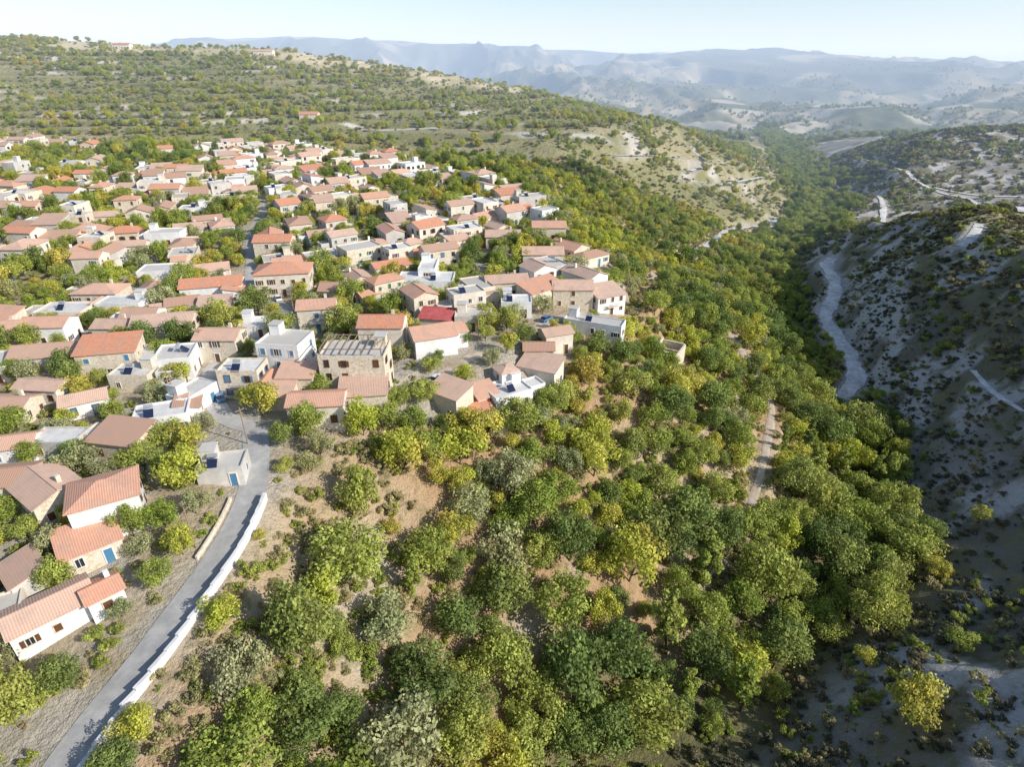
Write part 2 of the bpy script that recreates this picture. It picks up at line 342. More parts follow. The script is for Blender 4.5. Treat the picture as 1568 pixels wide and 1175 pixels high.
i2=int(len(sel)*.74)
wallribbon(sel[i2:],-2.9,.3,.8,1,'garden_wall',M['stone'])
# ---------- houses ----------
HOUSES=[]
WALLM=['stone','white','cream','stone','grey','white','cream']
def add_part(W,R,G,P,rt):
    ox,oy,w,d,h,rot90,nst=P
    tf=(lambda x,y:(ox-y,oy+x)) if rot90 else (lambda x,y:(ox+x,oy+y))
    w2,d2=w/2,d/2; rise=d2*.36
    base=-3
    if rt=='gable':
        W.box(-w2,w2,-d2,d2,base,h,0,tf)
        for sx in (-1,1): W.poly([(*tf(sx*w2,-d2),h),(*tf(sx*w2,d2),h),(*tf(sx*w2,0),h+rise)])
        o=.35;t=.14; a=w2+o;b_=d2+o;e=h-o*.36+.02;r=h+rise+.02
        sec=[(-b_,e),(-b_,e+t),(0,r+t),(b_,e+t),(b_,e),(0,r)]
        for i in range(6):
            y0,z0=sec[i];y1,z1=sec[(i+1)%6]; R.poly([(*tf(-a,y0),z0),(*tf(a,y0),z0),(*tf(a,y1),z1),(*tf(-a,y1),z1)])
        for sx in (-a,a): R.poly([(*tf(sx,y),z) for y,z in (sec[0],sec[1],sec[2],sec[5])]); R.poly([(*tf(sx,y),z) for y,z in (sec[5],sec[2],sec[3],sec[4])])
        R.box(-a,a,-.14,.14,r+t-.04,r+t+.09,0,tf)
    elif rt=='hip':
        W.box(-w2,w2,-d2,d2,base,h,0,tf); o=.4; a=w2+o;b_=d2+o; rr=max(.3,w2-d2); e=h+.02; r=h+(d2+o)*.38
        R.box(-a,a,-b_,b_,e,e+.15,0,tf); e+=.155
        a-=.02;b_-=.02
        c=[(*tf(-a,-b_),e),(*tf(a,-b_),e),(*tf(a,b_),e),(*tf(-a,b_),e)]; p=(*tf(-rr,0),r);q_=(*tf(rr,0),r)
        R.poly([c[0],c[1],q_,p]);R.poly([c[1],c[2],q_]);R.poly([c[2],c[3],p,q_]);R.poly([c[3],c[0],p])
        R.box(-rr,rr,-.12,.12,r-.03,r+.08,0,tf)
    elif rt=='mono':
        k=.22; W.hexa([(*tf(x,y),z) for x,y,z in ((-w2,-d2,base),(w2,-d2,base),(w2,d2,base),(-w2,d2,base),(-w2,-d2,h),(w2,-d2,h),(w2,d2,h+d*k),(-w2,d2,h+d*k))])
        o=.35; R.hexa([(*tf(x,y),h+(y+d2)*k+dz) for dz in (.02,.17) for x,y in ((-w2-o,-d2-o),(w2+o,-d2-o),(w2+o,d2+o),(-w2-o,d2+o))])
    else:
        W.box(-w2,w2,-d2,d2,base,h,0,tf); p=.22;ph=.45
        W.box(-w2,w2,-d2,-d2+p,h+.001,h+ph,0,tf);W.box(-w2,w2,d2-p,d2,h+.001,h+ph,0,tf);W.box(-w2,-w2+p,-d2+p,d2-p,h+.001,h+ph,0,tf);W.box(w2-p,w2,-d2+p,d2-p,h+.001,h+ph,0,tf)
        R.box(-w2+p+.01,w2-p-.01,-d2+p+.01,d2-p-.01,h+.003,h+.1,0,tf)
        if w>6 and random.random()<.45:
            sx=random.choice([-1,1])*(w2-1.6); W.box(sx-1.1,sx+1.1,d2-p-2.4,d2-p-.01,h+.101,h+2.3,0,tf); R.box(sx-1.25,sx+1.25,d2-p-2.55,d2-p+.1,h+2.303,h+2.45,0,tf)
    sides=[(w,lambda s,n:tf(s,-d2-n)),(w,lambda s,n:tf(-s,d2+n)),(d,lambda s,n:tf(-w2-n,-s)),(d,lambda s,n:tf(w2+n,s))]
    di=random.choice([0,0,3,2])
    for si,(Ls,sf) in enumerate(sides):
        n=max(1,int(Ls/2.9)); g=Ls/n
        for st in range(nst):
            for i in range(n):
                s=-Ls/2+g*(i+.5)+random.uniform(-.2,.2); z=st*2.8+1.0
                if st==0 and si==di and i==n//2:
                    G.box(s-.65,s-.5,.0,.1,0,2.25,1,sf);G.box(s+.5,s+.65,.0,.1,0,2.25,1,sf);G.box(s-.65,s+.65,0,.12,2.25,2.4,1,sf);G.box(s-.5,s+.5,0,.03,-.2,2.25,2,sf); continue
                if random.random()<.28: continue
                ww=random.choice([.4,.45,.5]); hh=random.choice([1.1,1.25,1.4])
                G.box(s-ww-.12,s-ww,0,.09,z,z+hh,1,sf);G.box(s+ww,s+ww+.12,0,.09,z,z+hh,1,sf);G.box(s-ww-.12,s+ww+.12,0,.1,z+hh,z+hh+.13,1,sf);G.box(s-ww-.18,s+ww+.18,0,.14,z-.1,z,1,sf)
                if random.random()<.4: G.box(s-ww,s+ww,0,.05,z,z+hh,2,sf)
                else:
                    G.box(s-ww,s+ww,0,.02,z,z+hh,0,sf); G.box(s-.03,s+.03,.021,.05,z,z+hh,1,sf)
                    if random.random()<.5:
                        G.box(s-ww-.6,s-ww-.13,.0,.06,z,z+hh,2,sf);G.box(s+ww+.13,s+ww+.6,.0,.06,z,z+hh,2,sf)
        if nst>1 and si==di and random.random()<.3:
            G.box(-1.6,1.6,.15,1.2,2.55,2.7,1,sf); G.box(-1.6,1.6,1.15,1.2,3.5,3.57,2,sf)
            for q in range(9): G.box(-1.6+q*.39,-1.56+q*.39,1.15,1.2,2.7,3.5,2,sf)
def house(x,y,ang,w,d,h,roof='gable',wm='stone',annex=None,roofm=None,name=None,extra=None):
    z=min(hz(x,y),hz(x+2,y-2)+.3); W=B();R=B();G=B()
    nst=max(1,int(h/2.7))
    add_part(W,R,G,(0,0,w,d,h,False,nst),roof)
    parts=[('main',roof,R)]
    if annex:
        ax,ay,aw,ad,ah,ar=annex; R2=B(); add_part(W,R2,G,(ax,ay,aw,ad,ah,random.random()<.5,max(1,int(ah/2.8))),ar); parts.append(('annex',ar,R2))
    if roof in('gable','hip') and random.random()<.5:
        W.box(w*.2,w*.2+.6,d*.12,d*.12+.6,h,h+d*.18+.9)
    nm=name or {'stone':'stone_house','white':'white_house','cream':'cream_house','grey':'rendered_house'}[wm]
    o=W.obj(nm,[M[wm]],None,(x,y,z),math.radians(ang))
    rm=roofm or random.choice(['tile','tileold'])
    for pn,rt,Rb in parts:
        Rb.obj('roof' if pn=='main' else 'annex_roof',[M[rm] if rt!='flat' else M['flatroof']],o)
    G.obj('windows_and_door',[M['glass'],M[random.choice(['sh_w','stone','cream','sh_b'])],M[random.choice(['sh_b','sh_b','sh_l','sh_g','sh_b'])]],o)
    if roof=='flat' and random.random()<.55:
        t=B(); cx=random.uniform(-w*.25,w*.25); cy=random.uniform(-d*.2,0); zz=h+.1
        for px,py in ((-.5,-.4),(.5,-.4),(.5,.4),(-.5,.4)): t.tube((cx+px,cy+py,zz),(cx+px,cy+py,zz+1.3),.04,.04,0,4)
        t.tube((cx-.75,cy,zz+1.6),(cx+.75,cy,zz+1.6),.34,.34,0,10)
        t.hexa([(cx-.8,cy-1.9,zz+.15),(cx+.8,cy-1.9,zz+.15),(cx+.8,cy-.5,zz+1.2),(cx-.8,cy-.5,zz+1.2),(cx-.8,cy-1.9,zz+.22),(cx+.8,cy-1.9,zz+.22),(cx+.8,cy-.5,zz+1.27),(cx-.8,cy-.5,zz+1.27)],1)
        t.obj('solar_water_heater',[M['metal'],M['solar']],o)
    if extra=='beams':
        t=B()
        for i in range(9): t.box(-w/2+.6+i*(w-1.2)/8-.08,-w/2+.6+i*(w-1.2)/8+.08,-d/2+.3,d/2-.3,h+1.9,h+2.05)
        for yy in (-d/2+.35,d/2-.5): 
            t.box(-w/2+.3,w/2-.3,yy,yy+.15,h+1.74,h+1.895)
            for i in range(4): t.box(-w/2+.4+i*(w-1)/3,-w/2+.6+i*(w-1)/3,yy,yy+.15,h+.45,h+1.735)
        t.obj('roof_beams',[M['beam']],o)
    HOUSES.append((x,y,max(w,d)*.5+(1.5 if annex else 0)))
    return o
_n=None
HP=[(45,9,5.5,3.2,'gable','white',_n,'tile'),(45,4,4,3,'gable','white',_n,'tile'),
(40,7,5.5,3,'mono','stone',_n,'tile'),(30,8.5,7.5,6,'hip','white',_n,'tile'),(-35,9.5,7,4,'gable','stone',_n,'tile'),
(-10,8.5,6,3.4,'mono','stone',(-5,1,5,4,2.8,'flat'),'tileold'),(20,9,6,3.6,'flat','white',(4,3,5,4,3,'mono'),_n),
(30,7.5,5,3.2,'gable','white',_n,'tile'),(-5,9,5,3.2,'gable','cream',_n,'tileold'),
(10,7,5,3,'flat','grey',_n,_n),(-40,6,4,2.8,'mono','grey',_n,'tileold'),(30,5,4,3,'flat','cream',_n,_n),
(5,10,6,4.6,'gable','cream',_n,'tile'),(8,9,6,4.6,'mono','stone',_n,'tileold'),
(0,13,8,8.4,'flat','stone',_n,_n),(-8,9,8,8.6,'flat','white',_n,_n),(0,7,5,4.5,'mono','stone',_n,'tile'),
(0,10,8,6.4,'gable','cream',_n,'tile'),(0,8,6,5.8,'flat','stone',(5,-1,5,4,3.5,'gable'),'tile'),(0,6,5,3,'mono','stone',_n,'tile'),
(-35,8,5.5,5.2,'mono','stone',_n,'tile'),(25,7,3.5,3,'mono','white',_n,'tile'),
(30,9,7,3.6,'flat','white',(2,4,4,4,6,'hip'),'tileold'),(30,6,4,3,'flat','white',_n,_n),(30,5,5,3,'mono','stone',_n,'tile'),
(20,7,5,5,'gable','cream',_n,'tileold'),(-25,9,6,5,'mono','cream',_n,'tileold'),(0,7,5,3.5,'gable','stone',_n,'tileold'),
(-22,15,5,3.6,'flat','white',_n,_n),(25,9,7,5.5,'mono','white',_n,'tileold'),(0,11,8,5.6,'gable','stone',_n,'tile'),
(10,15,10,6.6,'hip','cream',_n,'tile'),(5,12,8,6,'gable','stone',_n,'tile'),(15,16,8,4.5,'gable','white',(6,-5,5,5,3.5,'mono'),'tile'),
(12,13,8,5.5,'gable','cream',_n,'tileold'),(12,17,8,4,'gable','cream',_n,'tileold'),(5,10,7,5,'gable','white',_n,'tile'),(10,9,7,5,'gable','stone',_n,'tile'),
(10,9,7,6,'gable','cream',_n,'tile'),(0,9,7,5.5,'gable','stone',_n,'tile'),(8,10,6,3,'flat','white',_n,_n),(0,8,6,5,'gable','stone',_n,'tileold'),
(0,16,9,4,'flat','white',(0,6,10,5,6,'flat'),_n),(-10,8,5,3,'mono','grey',_n,'redsheet'),(0,9,7,4,'gable','stone',_n,'tileold'),
(0,9,6,3.5,'flat','cream',_n,_n),(10,12,7,4.5,'gable','stone',_n,'tileold'),(0,8,6,4,'flat','white',_n,_n),
(10,11,8,4,'flat','white',_n,_n),(0,8,6,3.5,'flat','stone',_n,_n),(70,8,5,3.4,'flat','white',_n,_n),
(10,8,6,4,'gable','cream',_n,'tileold'),(0,8,5,3,'flat','grey',_n,_n),(0,8,6,3.5,'gable','stone',_n,'tileold'),(15,7,5,3.2,'gable','white',_n,'tile'),
(0,13,8,4.5,'gable','cream',_n,'tile'),(0,12,8,5,'gable','stone',_n,'tile'),(0,12,8,4,'gable','cream',_n,'tileold')]
for i,h in enumerate(HP):
    x,y=site(); ang,w,d,hh,rf,wm,an,rm=h
    house(x,y,ang,w,d,hh,rf,wm,an,rm,None,'beams' if i==14 else None)
x,y=site(); b=B(); b.box(-5,5,-3.5,-3,-3,2.2); b.box(-5,5,3,3.5,-3,3); b.box(-5,-4.5,-3,3,-3,3.2); b.box(4.5,5,-3,3,-3,2.4); b.box(-.2,.2,-3,3,-3,2)
b.obj('ruined_stone_house',[M['stone']],None,(x,y,hz(x,y)+.8),math.radians(60)); HOUSES.append((x,y,6))
def roaddist(xs,ys):
    d=np.full(len(xs),1e9)
    for k in ('village_road','village_street','hillside_street'):
        d=np.minimum(d,polydist(xs,ys,ROADS[k][0])[0])
    return d
cand=[]
yy=84.
while yy<432:
    xx=-.95*yy-50
    stp=12.6+yy*.003
    while xx<45:
        cand.append((xx+random.uniform(-2.8,2.8),yy+random.uniform(-2.8,2.8))); xx+=stp
    yy+=stp*.86
cand=np.array(cand); random.seed(11)
vmv=vmask(cand[:,0]+6,cand[:,1]+4); rd=roaddist(cand[:,0],cand[:,1])
dens=fbm(cand[:,0],cand[:,1],40,2,77)
for (x,y),v,r,dn in zip(cand,vmv,rd,dens):
    if v<.9 or r<6 or dn<.34 or random.random()<.04: continue
    if any(math.hypot(x-a,y-b)<c+3.0 for a,b,c in HOUSES): continue
    ang=12+25*math.sin(x*.013+y*.008)+random.choice([0,0,90])+random.uniform(-10,10)
    w=random.uniform(7.5,12.5); d=random.uniform(5.8,8.8); h=random.choice([3.1,3.4,4.6,5.8,6.1])
    rf=random.choices(['gable','hip','mono','flat'],[42,12,14,32])[0]; wm=random.choice(WALLM)
    an=None
    if random.random()<.7:
        ah=random.uniform(2.6,3.0) if h<4 else random.uniform(3,4.2)
        an=(random.choice([-1,1])*(w/2+1.4),random.uniform(-1.2,1.2),random.uniform(3.5,5.5),random.uniform(3.4,5),ah,random.choice(['flat','mono','gable','flat']))
    house(x,y,ang,w,d,h,rf,wm,an)
NH=len(HOUSES)
for w in (22,20,14):
    x,y=site(); house(x,y,0,w,9,5,'gable','cream',None,'tile')
for i in range(150):
    hx,hy,hr=random.choice(HOUSES[:NH]); an=random.uniform(0,6.28); x=hx+math.cos(an)*(hr+2.5); y=hy+math.sin(an)*(hr+2.5)
    if y>330 or float(roaddist(np.array([x]),np.array([y]))[0])<6: continue
    a=random.uniform(4,8); c=random.uniform(3,6); b=B(); hgt=random.uniform(1.2,2)
    b.box(-a/2,a/2,0,.3,-2,hgt); b.box(-a/2,-a/2+.3,.3,c,-2,hgt); b.box(a/2-.3,a/2,.3,c*.7,-2,hgt*.9)
    b.obj('courtyard_wall',[M[random.choice(['stone','white','cream','stone'])]],None,(x,y,hz(x,y)),an+random.choice([0,1.57]))
def car(x,y,ang,paint):
    b=B()
    def loft(secs,mi):
        for (xa,wa,z0a,z1a),(xb,wb,z0b,z1b) in zip(secs[:-1],secs[1:]):
            b.hexa([(xa,-wa,z0a),(xb,-wb,z0b),(xb,wb,z0b),(xa,wa,z0a),(xa,-wa,z1a),(xb,-wb,z1b),(xb,wb,z1b),(xa,wa,z1a)],mi)
    loft([(-2.05,.72,.35,.75),(-1.9,.82,.25,.9),(1.1,.84,.25,.92),(1.9,.78,.25,.78),(2.1,.66,.35,.62)],0)
    loft([(-1.75,.70,.90,.95),(-1.2,.66,.90,1.38),(.3,.66,.90,1.40),(1.05,.70,.90,.94)],1)
    loft([(-1.22,.64,1.385,1.43),(.3,.64,1.405,1.45)],0)
    for wx in (-1.3,1.3):
        for wy in (-.85,.67): b.tube((wx,wy,.32),(wx,wy+.18,.32),.32,.32,2,12)
    b.obj('parked_car',[M[paint],M['glass'],M['rubber']],None,(x,y,hz(x,y)+.12),math.radians(ang))
for c_ in ((-58,105.5,125,'car_blue'),(-21,110.2,30,'car_red'),(-16,116,60,'car_white'),(-64.5,127,85,'car_red'),(-66,163,120,'car_white'),(9,148,50,'car_blue')): car(*c_)
for (x,y) in ((-45.2,66),(-46.6,90),(-64,101),(-69,124),(-58,152),(-82,168),(-93,205),(-8,134),(11,156),(36,182)):
    b=B(); b.tube((0,0,-1),(0,0,7.5),.13,.09,0,8); b.box(-.8,.8,-.06,.06,6.9,7.02)
    for q in (-.7,0,.7): b.tube((q,0,7.02),(q,0,7.22),.04,.03,0,5)
    b.obj('utility_pole',[M['beam']],None,(x,y,hz(x,y)),random.uniform(0,3))
# ---------- trees ----------
def tree_mesh(name,seed,R,H,nl,ls,leafm,trunk=.35,ncl=22,flat=.5,shape='round'):
    r=np.random.default_rng(seed); b=B(); th=H*trunk
    cz=th+(H-th)*.5; rz=(H-th)*.5
    cl=[]
    while len(cl)<ncl:
        p=r.uniform(-1,1,3)
        q=np.linalg.norm(p)
        if q>1 or q<.35: continue
        k=1.
        if shape=='cone': k=.35+.65*(1-(p[2]+1)/2)
        cl.append((p[0]*R*.85*k,p[1]*R*.85*k,cz+p[2]*rz*.85,R*r.uniform(.16,.40)*(k if shape=='cone' else 1)))
    top=(r.uniform(-.2,.2)*R,r.uniform(-.2,.2)*R,th+.15*H); tr=max(.03,H*.022)
    b.tube((0,0,-.3),(top[0]*.5,top[1]*.5,th*.6),tr,tr*.8); b.tube((top[0]*.5,top[1]*.5,th*.6),top,tr*.8,tr*.6)
    for c in cl[:7]: b.tube((top[0]*.6,top[1]*.6,th*.75),c[:3],tr*.5,tr*.15,0,4)
    nb=len(b.f); nbv=len(b.v)
    cl=np.array(cl); wgt=cl[:,3]**2; wgt/=wgt.sum(); ci=r.choice(len(cl),nl,p=wgt)
    dr=r.normal(size=(nl,3)); dr[:,2]+=.25; dr/=np.linalg.norm(dr,axis=1)[:,None]
    rad=cl[ci,3]*r.uniform(.5,1.25,nl)**.75
    pos=cl[ci,:3]+dr*rad[:,None]*np.array([1,1,.85])
    nn=dr+r.normal(size=(nl,3))*.6; nn[:,2]+=.3; nn/=np.linalg.norm(nn,axis=1)[:,None]
    t1=np.cross(nn,r.normal(size=(nl,3))); t1/=np.linalg.norm(t1,axis=1)[:,None]; t2=np.cross(nn,t1)
    s=ls*r.uniform(.6,1.3,nl)[:,None]
    q=np.stack([pos-t1*s,pos-t2*s*.6,pos+t1*s,pos+t2*s*.6],1)
    V=np.concatenate([np.array(b.v),q.reshape(-1,3)]); 
    me=bpy.data.meshes.new(name); faces=b.f+[tuple(nbv+4*i+j for j in range(4)) for i in range(nl)]
    me.from_pydata(V.tolist(),[],faces); me.materials.append(M['bark']); me.materials.append(M[leafm])
    me.polygons.foreach_set('material_index',[0]*nb+[1]*nl)
    cv=r.uniform(.68,1.28,len(cl)); lv=cv[ci]*r.uniform(.72,1.28,nl)
    at=me.attributes.new('lv','FLOAT','FACE'); at.data.foreach_set('value',np.concatenate([np.ones(nb),lv])); me.update(); return me
P_={}
def addp(k,n,*a,**kw): P_[k]=[tree_mesh(k,hash_(k)+i,*a,**kw) for i in range(n)]
def hash_(k): return sum(ord(c)*(i+3) for i,c in enumerate(k))
addp('broadleaf_tree',4,1.,1.9,3600,.055,'lf_mid',trunk=.22,ncl=36)
addp('plane_tree',3,1.,2.1,4000,.055,'lf_drk',trunk=.2,ncl=42)
addp('almond_tree',3,1.,1.7,2800,.058,'lf_yel',trunk=.2,ncl=28)
addp('olive_tree',3,1.,1.6,2600,.055,'lf_olv',trunk=.22,ncl=26)
addp('poplar_tree',2,.6,2.7,3000,.055,'lf_mid',trunk=.1,ncl=34,shape='cone')
addp('cypress_tree',1,.38,3,2000,.06,'lf_drk',trunk=.06,ncl=26,shape='cone')
addp('green_shrub',2,1.,1.3,900,.10,'lf_mid',trunk=.05,ncl=12)
addp('dry_shrub',2,1.,1.1,800,.10,'lf_dry',trunk=.05,ncl=11)
addp('dark_shrub',2,1.,1.1,800,.10,'lf_grs',trunk=.05,ncl=11)
def tree(k,x,y,r,z=None,sz=None):
    o=bpy.data.objects.new(k,random.choice(P_[k])); S.collection.objects.link(o)
    o.location=(x,y,(hz(x,y) if z is None else z)-.1*r); s=r*1.05; o.scale=(s*random.uniform(.82,1.18),s*random.uniform(.82,1.18),s*random.uniform(.8,1.3)*(sz or 1)); o.rotation_euler=(random.uniform(-.08,.08),random.uniform(-.08,.08),random.uniform(0,6.28))
HA=np.array([(a,b,c) for a,b,c in HOUSES])
n=40000; xs=rng.uniform(-60,200,n); ys=rng.uniform(22,420,n)
z,d,side,_,_,vm,_=height0(xs,ys,True); rd=roaddist(xs,ys); zt=height(xs,ys)
rct=polydist(xs,ys,CT)[0]; rc=np.minimum(rct-1,polydist(xs,ys,ROADS['slope_path'][0])[0]); td=trackdist(xs,ys)
wd=polydist(xs,ys,[(-44,20,0),(-38,76,0)])[0]
tn=fbm(xs,ys,20,3,55); dk=fbm(xs,ys,34,3,57)
grid={}
def ok(x,y,r,f=.8):
    gx,gy=int(x//8),int(y//8)
    for i in (-1,0,1):
        for j in (-1,0,1):
            for (a,b_,c) in grid.get((gx+i,gy+j),()):
                if (x-a)**2+(y-b_)**2<((r+c)*f)**2: return False
    return True
def put(x,y,r): grid.setdefault((int(x//8),int(y//8)),[]).append((x,y,r))
cnt=0
for i in range(n):
    x,y=xs[i],ys[i]
    if vm[i]>.4 or rd[i]<4 or rc[i]<4 or td[i]<5: continue
    if side[i]<0 and d[i]>random.uniform(4,13)*(.35 if y<80 else 1): continue
    if np.min(np.hypot(HA[:,0]-x,HA[:,1]-y)-HA[:,2])<.8: continue
    dd=d[i]; sparse=max(float(ss(15,6,wd[i]))*.85,float(ss(24,40,dd))*float(ss(100,125,y))*float(ss(0,25,x))*.5, float(ss(150,260,y))*.3)
    if dd<30: r=random.uniform(3.2,6.4)
    elif dd<56: r=random.uniform(2.5,5.6)
    else: r=random.uniform(1.9,4.6)
    r*=(1-.35*sparse)
    if i>13000: r*=.55
    if random.random()<sparse*.85 or (tn[i]<.29 and dd>22): continue
    if y>300: r*=.85
    if side[i]<0 and d[i]>10: r*=.6
    if rct[i]<20: r=min(r,1.2+rct[i]*.08)
    if not ok(x,y,r,.66): continue
    put(x,y,r)
    wk=float(ss(.42,.58,dk[i]))
    if dd<20: k=random.choices(['plane_tree','broadleaf_tree','poplar_tree','almond_tree','cypress_tree'],[38,38,11,11,2])[0]
    elif sparse>.5: k=random.choices(['almond_tree','olive_tree','green_shrub','dry_shrub'],[4,3,3,2])[0]
    else: k=random.choices(['broadleaf_tree','plane_tree','almond_tree','olive_tree','green_shrub','poplar_tree'],[34,6+26*wk,44-34*wk,13,4,3])[0]
    if rct[i]<20 and k in('poplar_tree','plane_tree','cypress_tree'): k='broadleaf_tree'
    tree(k,x,y,r,zt[i]); cnt+=1
n=16000; xs=rng.uniform(-330,40,n); ys=rng.uniform(30,440,n); rd=roaddist(xs,ys); vm=vmask(xs,ys); zt=height(xs,ys); c2=0
for i in range(n):
    x,y=xs[i],ys[i]
    if vm[i]<.4 or rd[i]<(4.4 if y<95 else 3.4) or x<-.95*y-45: continue
    r=random.uniform(1.5,3.9)
    if y<95 and rd[i]<7: r=min(r,2.3)
    if np.min(np.hypot(HA[:,0]-x,HA[:,1]-y)-HA[:,2]*.8)<r*.55: continue
    if not ok(x,y,r,.75): continue
    put(x,y,r); tree(random.choices(['broadleaf_tree','almond_tree','olive_tree','plane_tree','cypress_tree'],[38,26,16,18,2])[0],x,y,r,zt[i]); c2+=1
for (k,r) in (('almond_tree',4.6),('broadleaf_tree',2.4),('broadleaf_tree',2.2),('almond_tree',1.8),('broadleaf_tree',2),('cypress_tree',5)):
    x,y=site(); tree(k,x,y,r)
# ---------- instanced vegetation masses ----------
def mass(name,pts,scl,keys):
    col=bpy.data.collections.new(name+'_kinds'); n=0
    for k in keys:
        for mme in P_[k]:
            o=bpy.data.objects.new(k,mme); col.objects.link(o); n+=1
    me=bpy.data.meshes.new(name); me.vertices.add(len(pts)); me.vertices.foreach_set('co',np.asarray(pts,float).ravel())
    a=me.attributes.new('scl','FLOAT','POINT'); a.data.foreach_set('value',np.asarray(scl,float))
    a=me.attributes.new('rz','FLOAT','POINT'); a.data.foreach_set('value',rng.uniform(0,6.28,len(pts)))
    a=me.attributes.new('ki','INT','POINT'); a.data.foreach_set('value',rng.integers(0,n,len(pts)).astype(np.int32))
    ob=bpy.data.objects.new(name,me); S.collection.objects.link(ob)
    ng=bpy.data.node_groups.new(name,'GeometryNodeTree'); ng.interface.new_socket('Geometry',in_out='INPUT',socket_type='NodeSocketGeometry'); ng.interface.new_socket('Geometry',in_out='OUTPUT',socket_type='NodeSocketGeometry')
    N=ng.nodes; L=ng.links; gi=N.new('NodeGroupInput'); go=N.new('NodeGroupOutput'); ip=N.new('GeometryNodeInstanceOnPoints'); ci=N.new('GeometryNodeCollectionInfo')
    ci.inputs['Collection'].default_value=col; ci.inputs['Separate Children'].default_value=True; ci.inputs['Reset Children'].default_value=True
    def na(nm,t):
        q=N.new('GeometryNodeInputNamedAttribute'); q.data_type=t; q.inputs['Name'].default_value=nm; return [s for s in q.outputs if s.enabled and s.name=='Attribute'][0]
    cx=N.new('ShaderNodeCombineXYZ'); L.new(na('rz','FLOAT'),cx.inputs[2]); er=N.new('FunctionNodeEulerToRotation'); L.new(cx.outputs[0],er.inputs[0])
    ip.inputs['Pick Instance'].default_value=True
    L.new(gi.outputs[0],ip.inputs['Points']); L.new(ci.outputs[0],ip.inputs['Instance']); L.new(na('ki','INT'),ip.inputs['Instance Index']); L.new(er.outputs[0],ip.inputs['Rotation'])
    L.new(na('scl','FLOAT'),ip.inputs['Scale']); L.new(ip.outputs[0],go.inputs[0])
    md=ob.modifiers.new('scatter','NODES'); md.node_group=ng; return ob
n=90000; xs=rng.uniform(-850,330,n); ys=rng.uniform(405,1050,n); z,d,side,fr,t,vm,_=height0(xs,ys,True)
nn=fbm(xs,ys,60,4,61); top=FIELD(xs,ys,t); zz=height(xs,ys); td=trackdist(xs,ys)
pr=(.08+.92*np.exp(-((fr-.5)/.16)**2))*(.2+.8*ss(.32,.55,nn))*(1-.88*top); pr=np.maximum(pr,ss(26,10,d)*.8); pr=np.where((side>0)&(td>6),pr,0)
pr=pr*(vm<.3)*(xs>-ys*.95-60)*.60
m_=rng.random(n)<pr; pts=np.column_stack([xs,ys,zz])[m_]
mass('hillside_trees',pts,rng.uniform(1.0,1.9,m_.sum())**2,['broadleaf_tree','olive_tree','olive_tree','almond_tree'])
m_=(~m_)&(side>0)&(td>4)&(vm<.3)&(xs>-ys*.95-60)&(rng.random(n)<.30*(.2+.8*ss(.38,.55,fbm(xs,ys,30,3,66)))*(1-.8*top))
mass('hillside_scrub',np.column_stack([xs,ys,zz])[m_],rng.uniform(.6,1.8,m_.sum()),['dry_shrub','dark_shrub','green_shrub'])
n=36000; ys=1000+rng.random(n)**1.5*2600; xs=rng.uniform(-.9,.95,n)*ys; z,d,side,fr,t,vm,_=height0(xs,ys,True)
m_=rng.random(n)<np.maximum(ss(.48,.6,fbm(xs,ys,140,4,62))*.7,ss(40,15,d)*.8)
mass('distant_trees',np.column_stack([xs,ys,z])[m_],rng.uniform(2.5,5.5,m_.sum()),['olive_tree','plane_tree'])
n=26000; xs=rng.uniform(-60,180,n); ys=rng.uniform(20,430,n); z,d,side,fr,t,vm,_=height0(xs,ys,True)
m_=(side>0)&(vm<.3)&(trackdist(xs,ys)>3.5)&(rng.random(n)<.25+.75*ss(.36,.56,fbm(xs,ys,14,3,63)))&(polydist(xs,ys,ROADS['slope_path'][0])[0]>2)&(polydist(xs,ys,ROADS['village_road'][0])[0]>4)
mass('slope_scrub',np.column_stack([xs,ys,height(xs,ys)])[m_],rng.uniform(.4,1.6,m_.sum())**1.1,['dry_shrub','green_shrub','dry_shrub'])
def clear(xs,ys): return np.minimum(np.minimum(polydist(xs,ys,CT)[0],polydist(xs,ys,ROADS['chalk_path'][0])[0]+1.5),trackdist(xs,ys)+.5)
n=60000; xs=rng.uniform(15,700,n); ys=15+rng.random(n)**1.3*800; z,d,side,fr,t,vm,_=height0(xs,ys,True)
m_=(side<0)&(xs<ys*.95+60)&(clear(xs,ys)>4.2)&(rng.random(n)<.18+.75*ss(.40,.58,fbm(xs,ys,26,4,64)))
mass('gorge_scrub',np.column_stack([xs,ys,height(xs,ys)])[m_],rng.uniform(.4,1.4,m_.sum())*(1+ys[m_]/450),['dark_shrub','dark_shrub','green_shrub','dry_shrub'])
n=34000; xs=rng.uniform(20,290,n); ys=rng.uniform(10,300,n); z,d,side,fr,t,vm,_=height0(xs,ys,True)
m_=(side<0)&(d>3)&(clear(xs,ys)>3.6)&(rng.random(n)<.14+.86*ss(.40,.54,fbm(xs,ys,11,4,68)))
mass('gorge_heath',np.column_stack([xs,ys,height(xs,ys)])[m_],.22+rng.random(m_.sum())**2*1.0,['dark_shrub','dark_shrub','dry_shrub'])
n=14000; xs=rng.uniform(-330,40,n); ys=rng.uniform(30,430,n); vm=vmask(xs,ys); rd=roaddist(xs,ys)
hd=np.min(np.hypot(HA[:,0][None]-xs[:,None],HA[:,1][None]-ys[:,None])-HA[:,2][None]*.9,axis=1)
m_=(vm>.5)&(rd>3.2)&(hd>.5)&((fbm(xs,ys,9,2,90)>.47)|(ys<95))
mass('garden_plants',np.column_stack([xs,ys,height(xs,ys)])[m_],rng.uniform(.4,1.3,m_.sum()),['green_shrub','dry_shrub','green_shrub'])
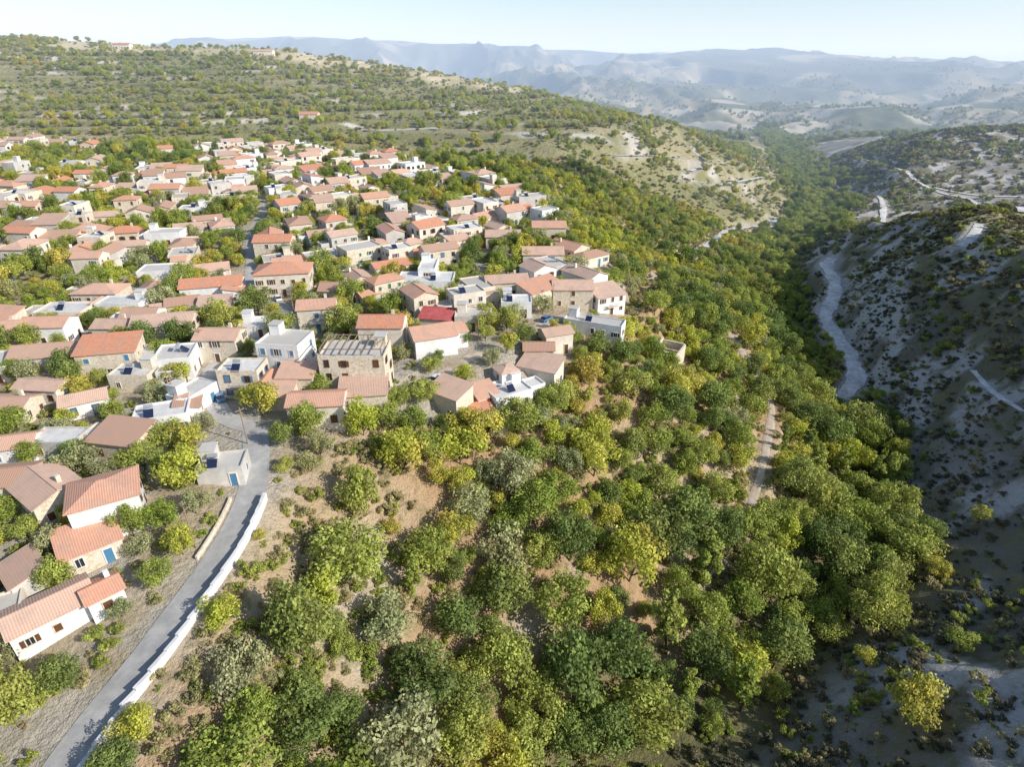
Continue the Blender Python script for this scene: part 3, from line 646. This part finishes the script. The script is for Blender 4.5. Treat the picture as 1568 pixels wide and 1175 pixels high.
n=9000; ys=rng.uniform(380,1500,n); VP=np.array(VAL); cx=np.interp(ys,VP[:,1],VP[:,0]); xs=cx+rng.normal(0,14,n); z=height(xs,ys); m_=trackdist(xs,ys)>6
mass('valley_floor_trees',np.column_stack([xs,ys,z])[m_][:2200],rng.uniform(2.5,5,2200),['plane_tree','broadleaf_tree'])
# ---------- sky, sun, haze ----------
el=math.radians(31); rot=math.radians(114)
W=bpy.data.worlds.new('World'); S.world=W; W.use_nodes=True; N=W.node_tree.nodes; sk=N.new('ShaderNodeTexSky'); sk.sky_type='NISHITA'; sk.sun_disc=False; sk.sun_elevation=el; sk.sun_rotation=rot; sk.dust_density=1.0; sk.air_density=1.0; sk.altitude=700
W.node_tree.links.new(sk.outputs[0],N['Background'].inputs[0]); N['Background'].inputs[1].default_value=.15
sd=Vector((math.sin(rot)*math.cos(el),math.cos(rot)*math.cos(el),math.sin(el)))
sl=bpy.data.lights.new('sun','SUN'); sl.energy=5; sl.angle=math.radians(.5); sl.color=(1,.94,.85); so=bpy.data.objects.new('sun',sl); so.rotation_euler=sd.to_track_quat('Z','Y').to_euler(); S.collection.objects.link(so)
hb=B(); hb.box(-9000,9000,300,11500,-300,260); m=bpy.data.materials.new('haze_with_glow'); m.use_nodes=True; N=m.node_tree.nodes; N.remove(N['Principled BSDF']); vs=N.new('ShaderNodeVolumeScatter'); vs.inputs['Color'].default_value=(.74,.87,1,1); vs.inputs['Density'].default_value=.00021; vs.inputs['Anisotropy'].default_value=0
em=N.new('ShaderNodeEmission'); em.inputs[0].default_value=(.44,.65,1,1); em.inputs[1].default_value=.00021*.55  # added bluish glow in the haze, standing in for multiply scattered light
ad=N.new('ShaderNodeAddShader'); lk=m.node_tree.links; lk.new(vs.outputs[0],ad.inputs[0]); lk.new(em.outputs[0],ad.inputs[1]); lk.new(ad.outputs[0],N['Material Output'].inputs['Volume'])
hb.obj('atmospheric_haze_glow',[m])
cam=bpy.data.cameras.new('camera'); cam.sensor_width=36; cam.lens=21.44; cam.clip_end=30000; cam.clip_start=.5
co=bpy.data.objects.new('camera',cam); co.location=(0,0,60); co.rotation_euler=(math.radians(62),0,0); S.collection.objects.link(co); S.camera=co
S.view_settings.view_transform='Standard'; S.view_settings.look='None'; S.view_settings.exposure=0
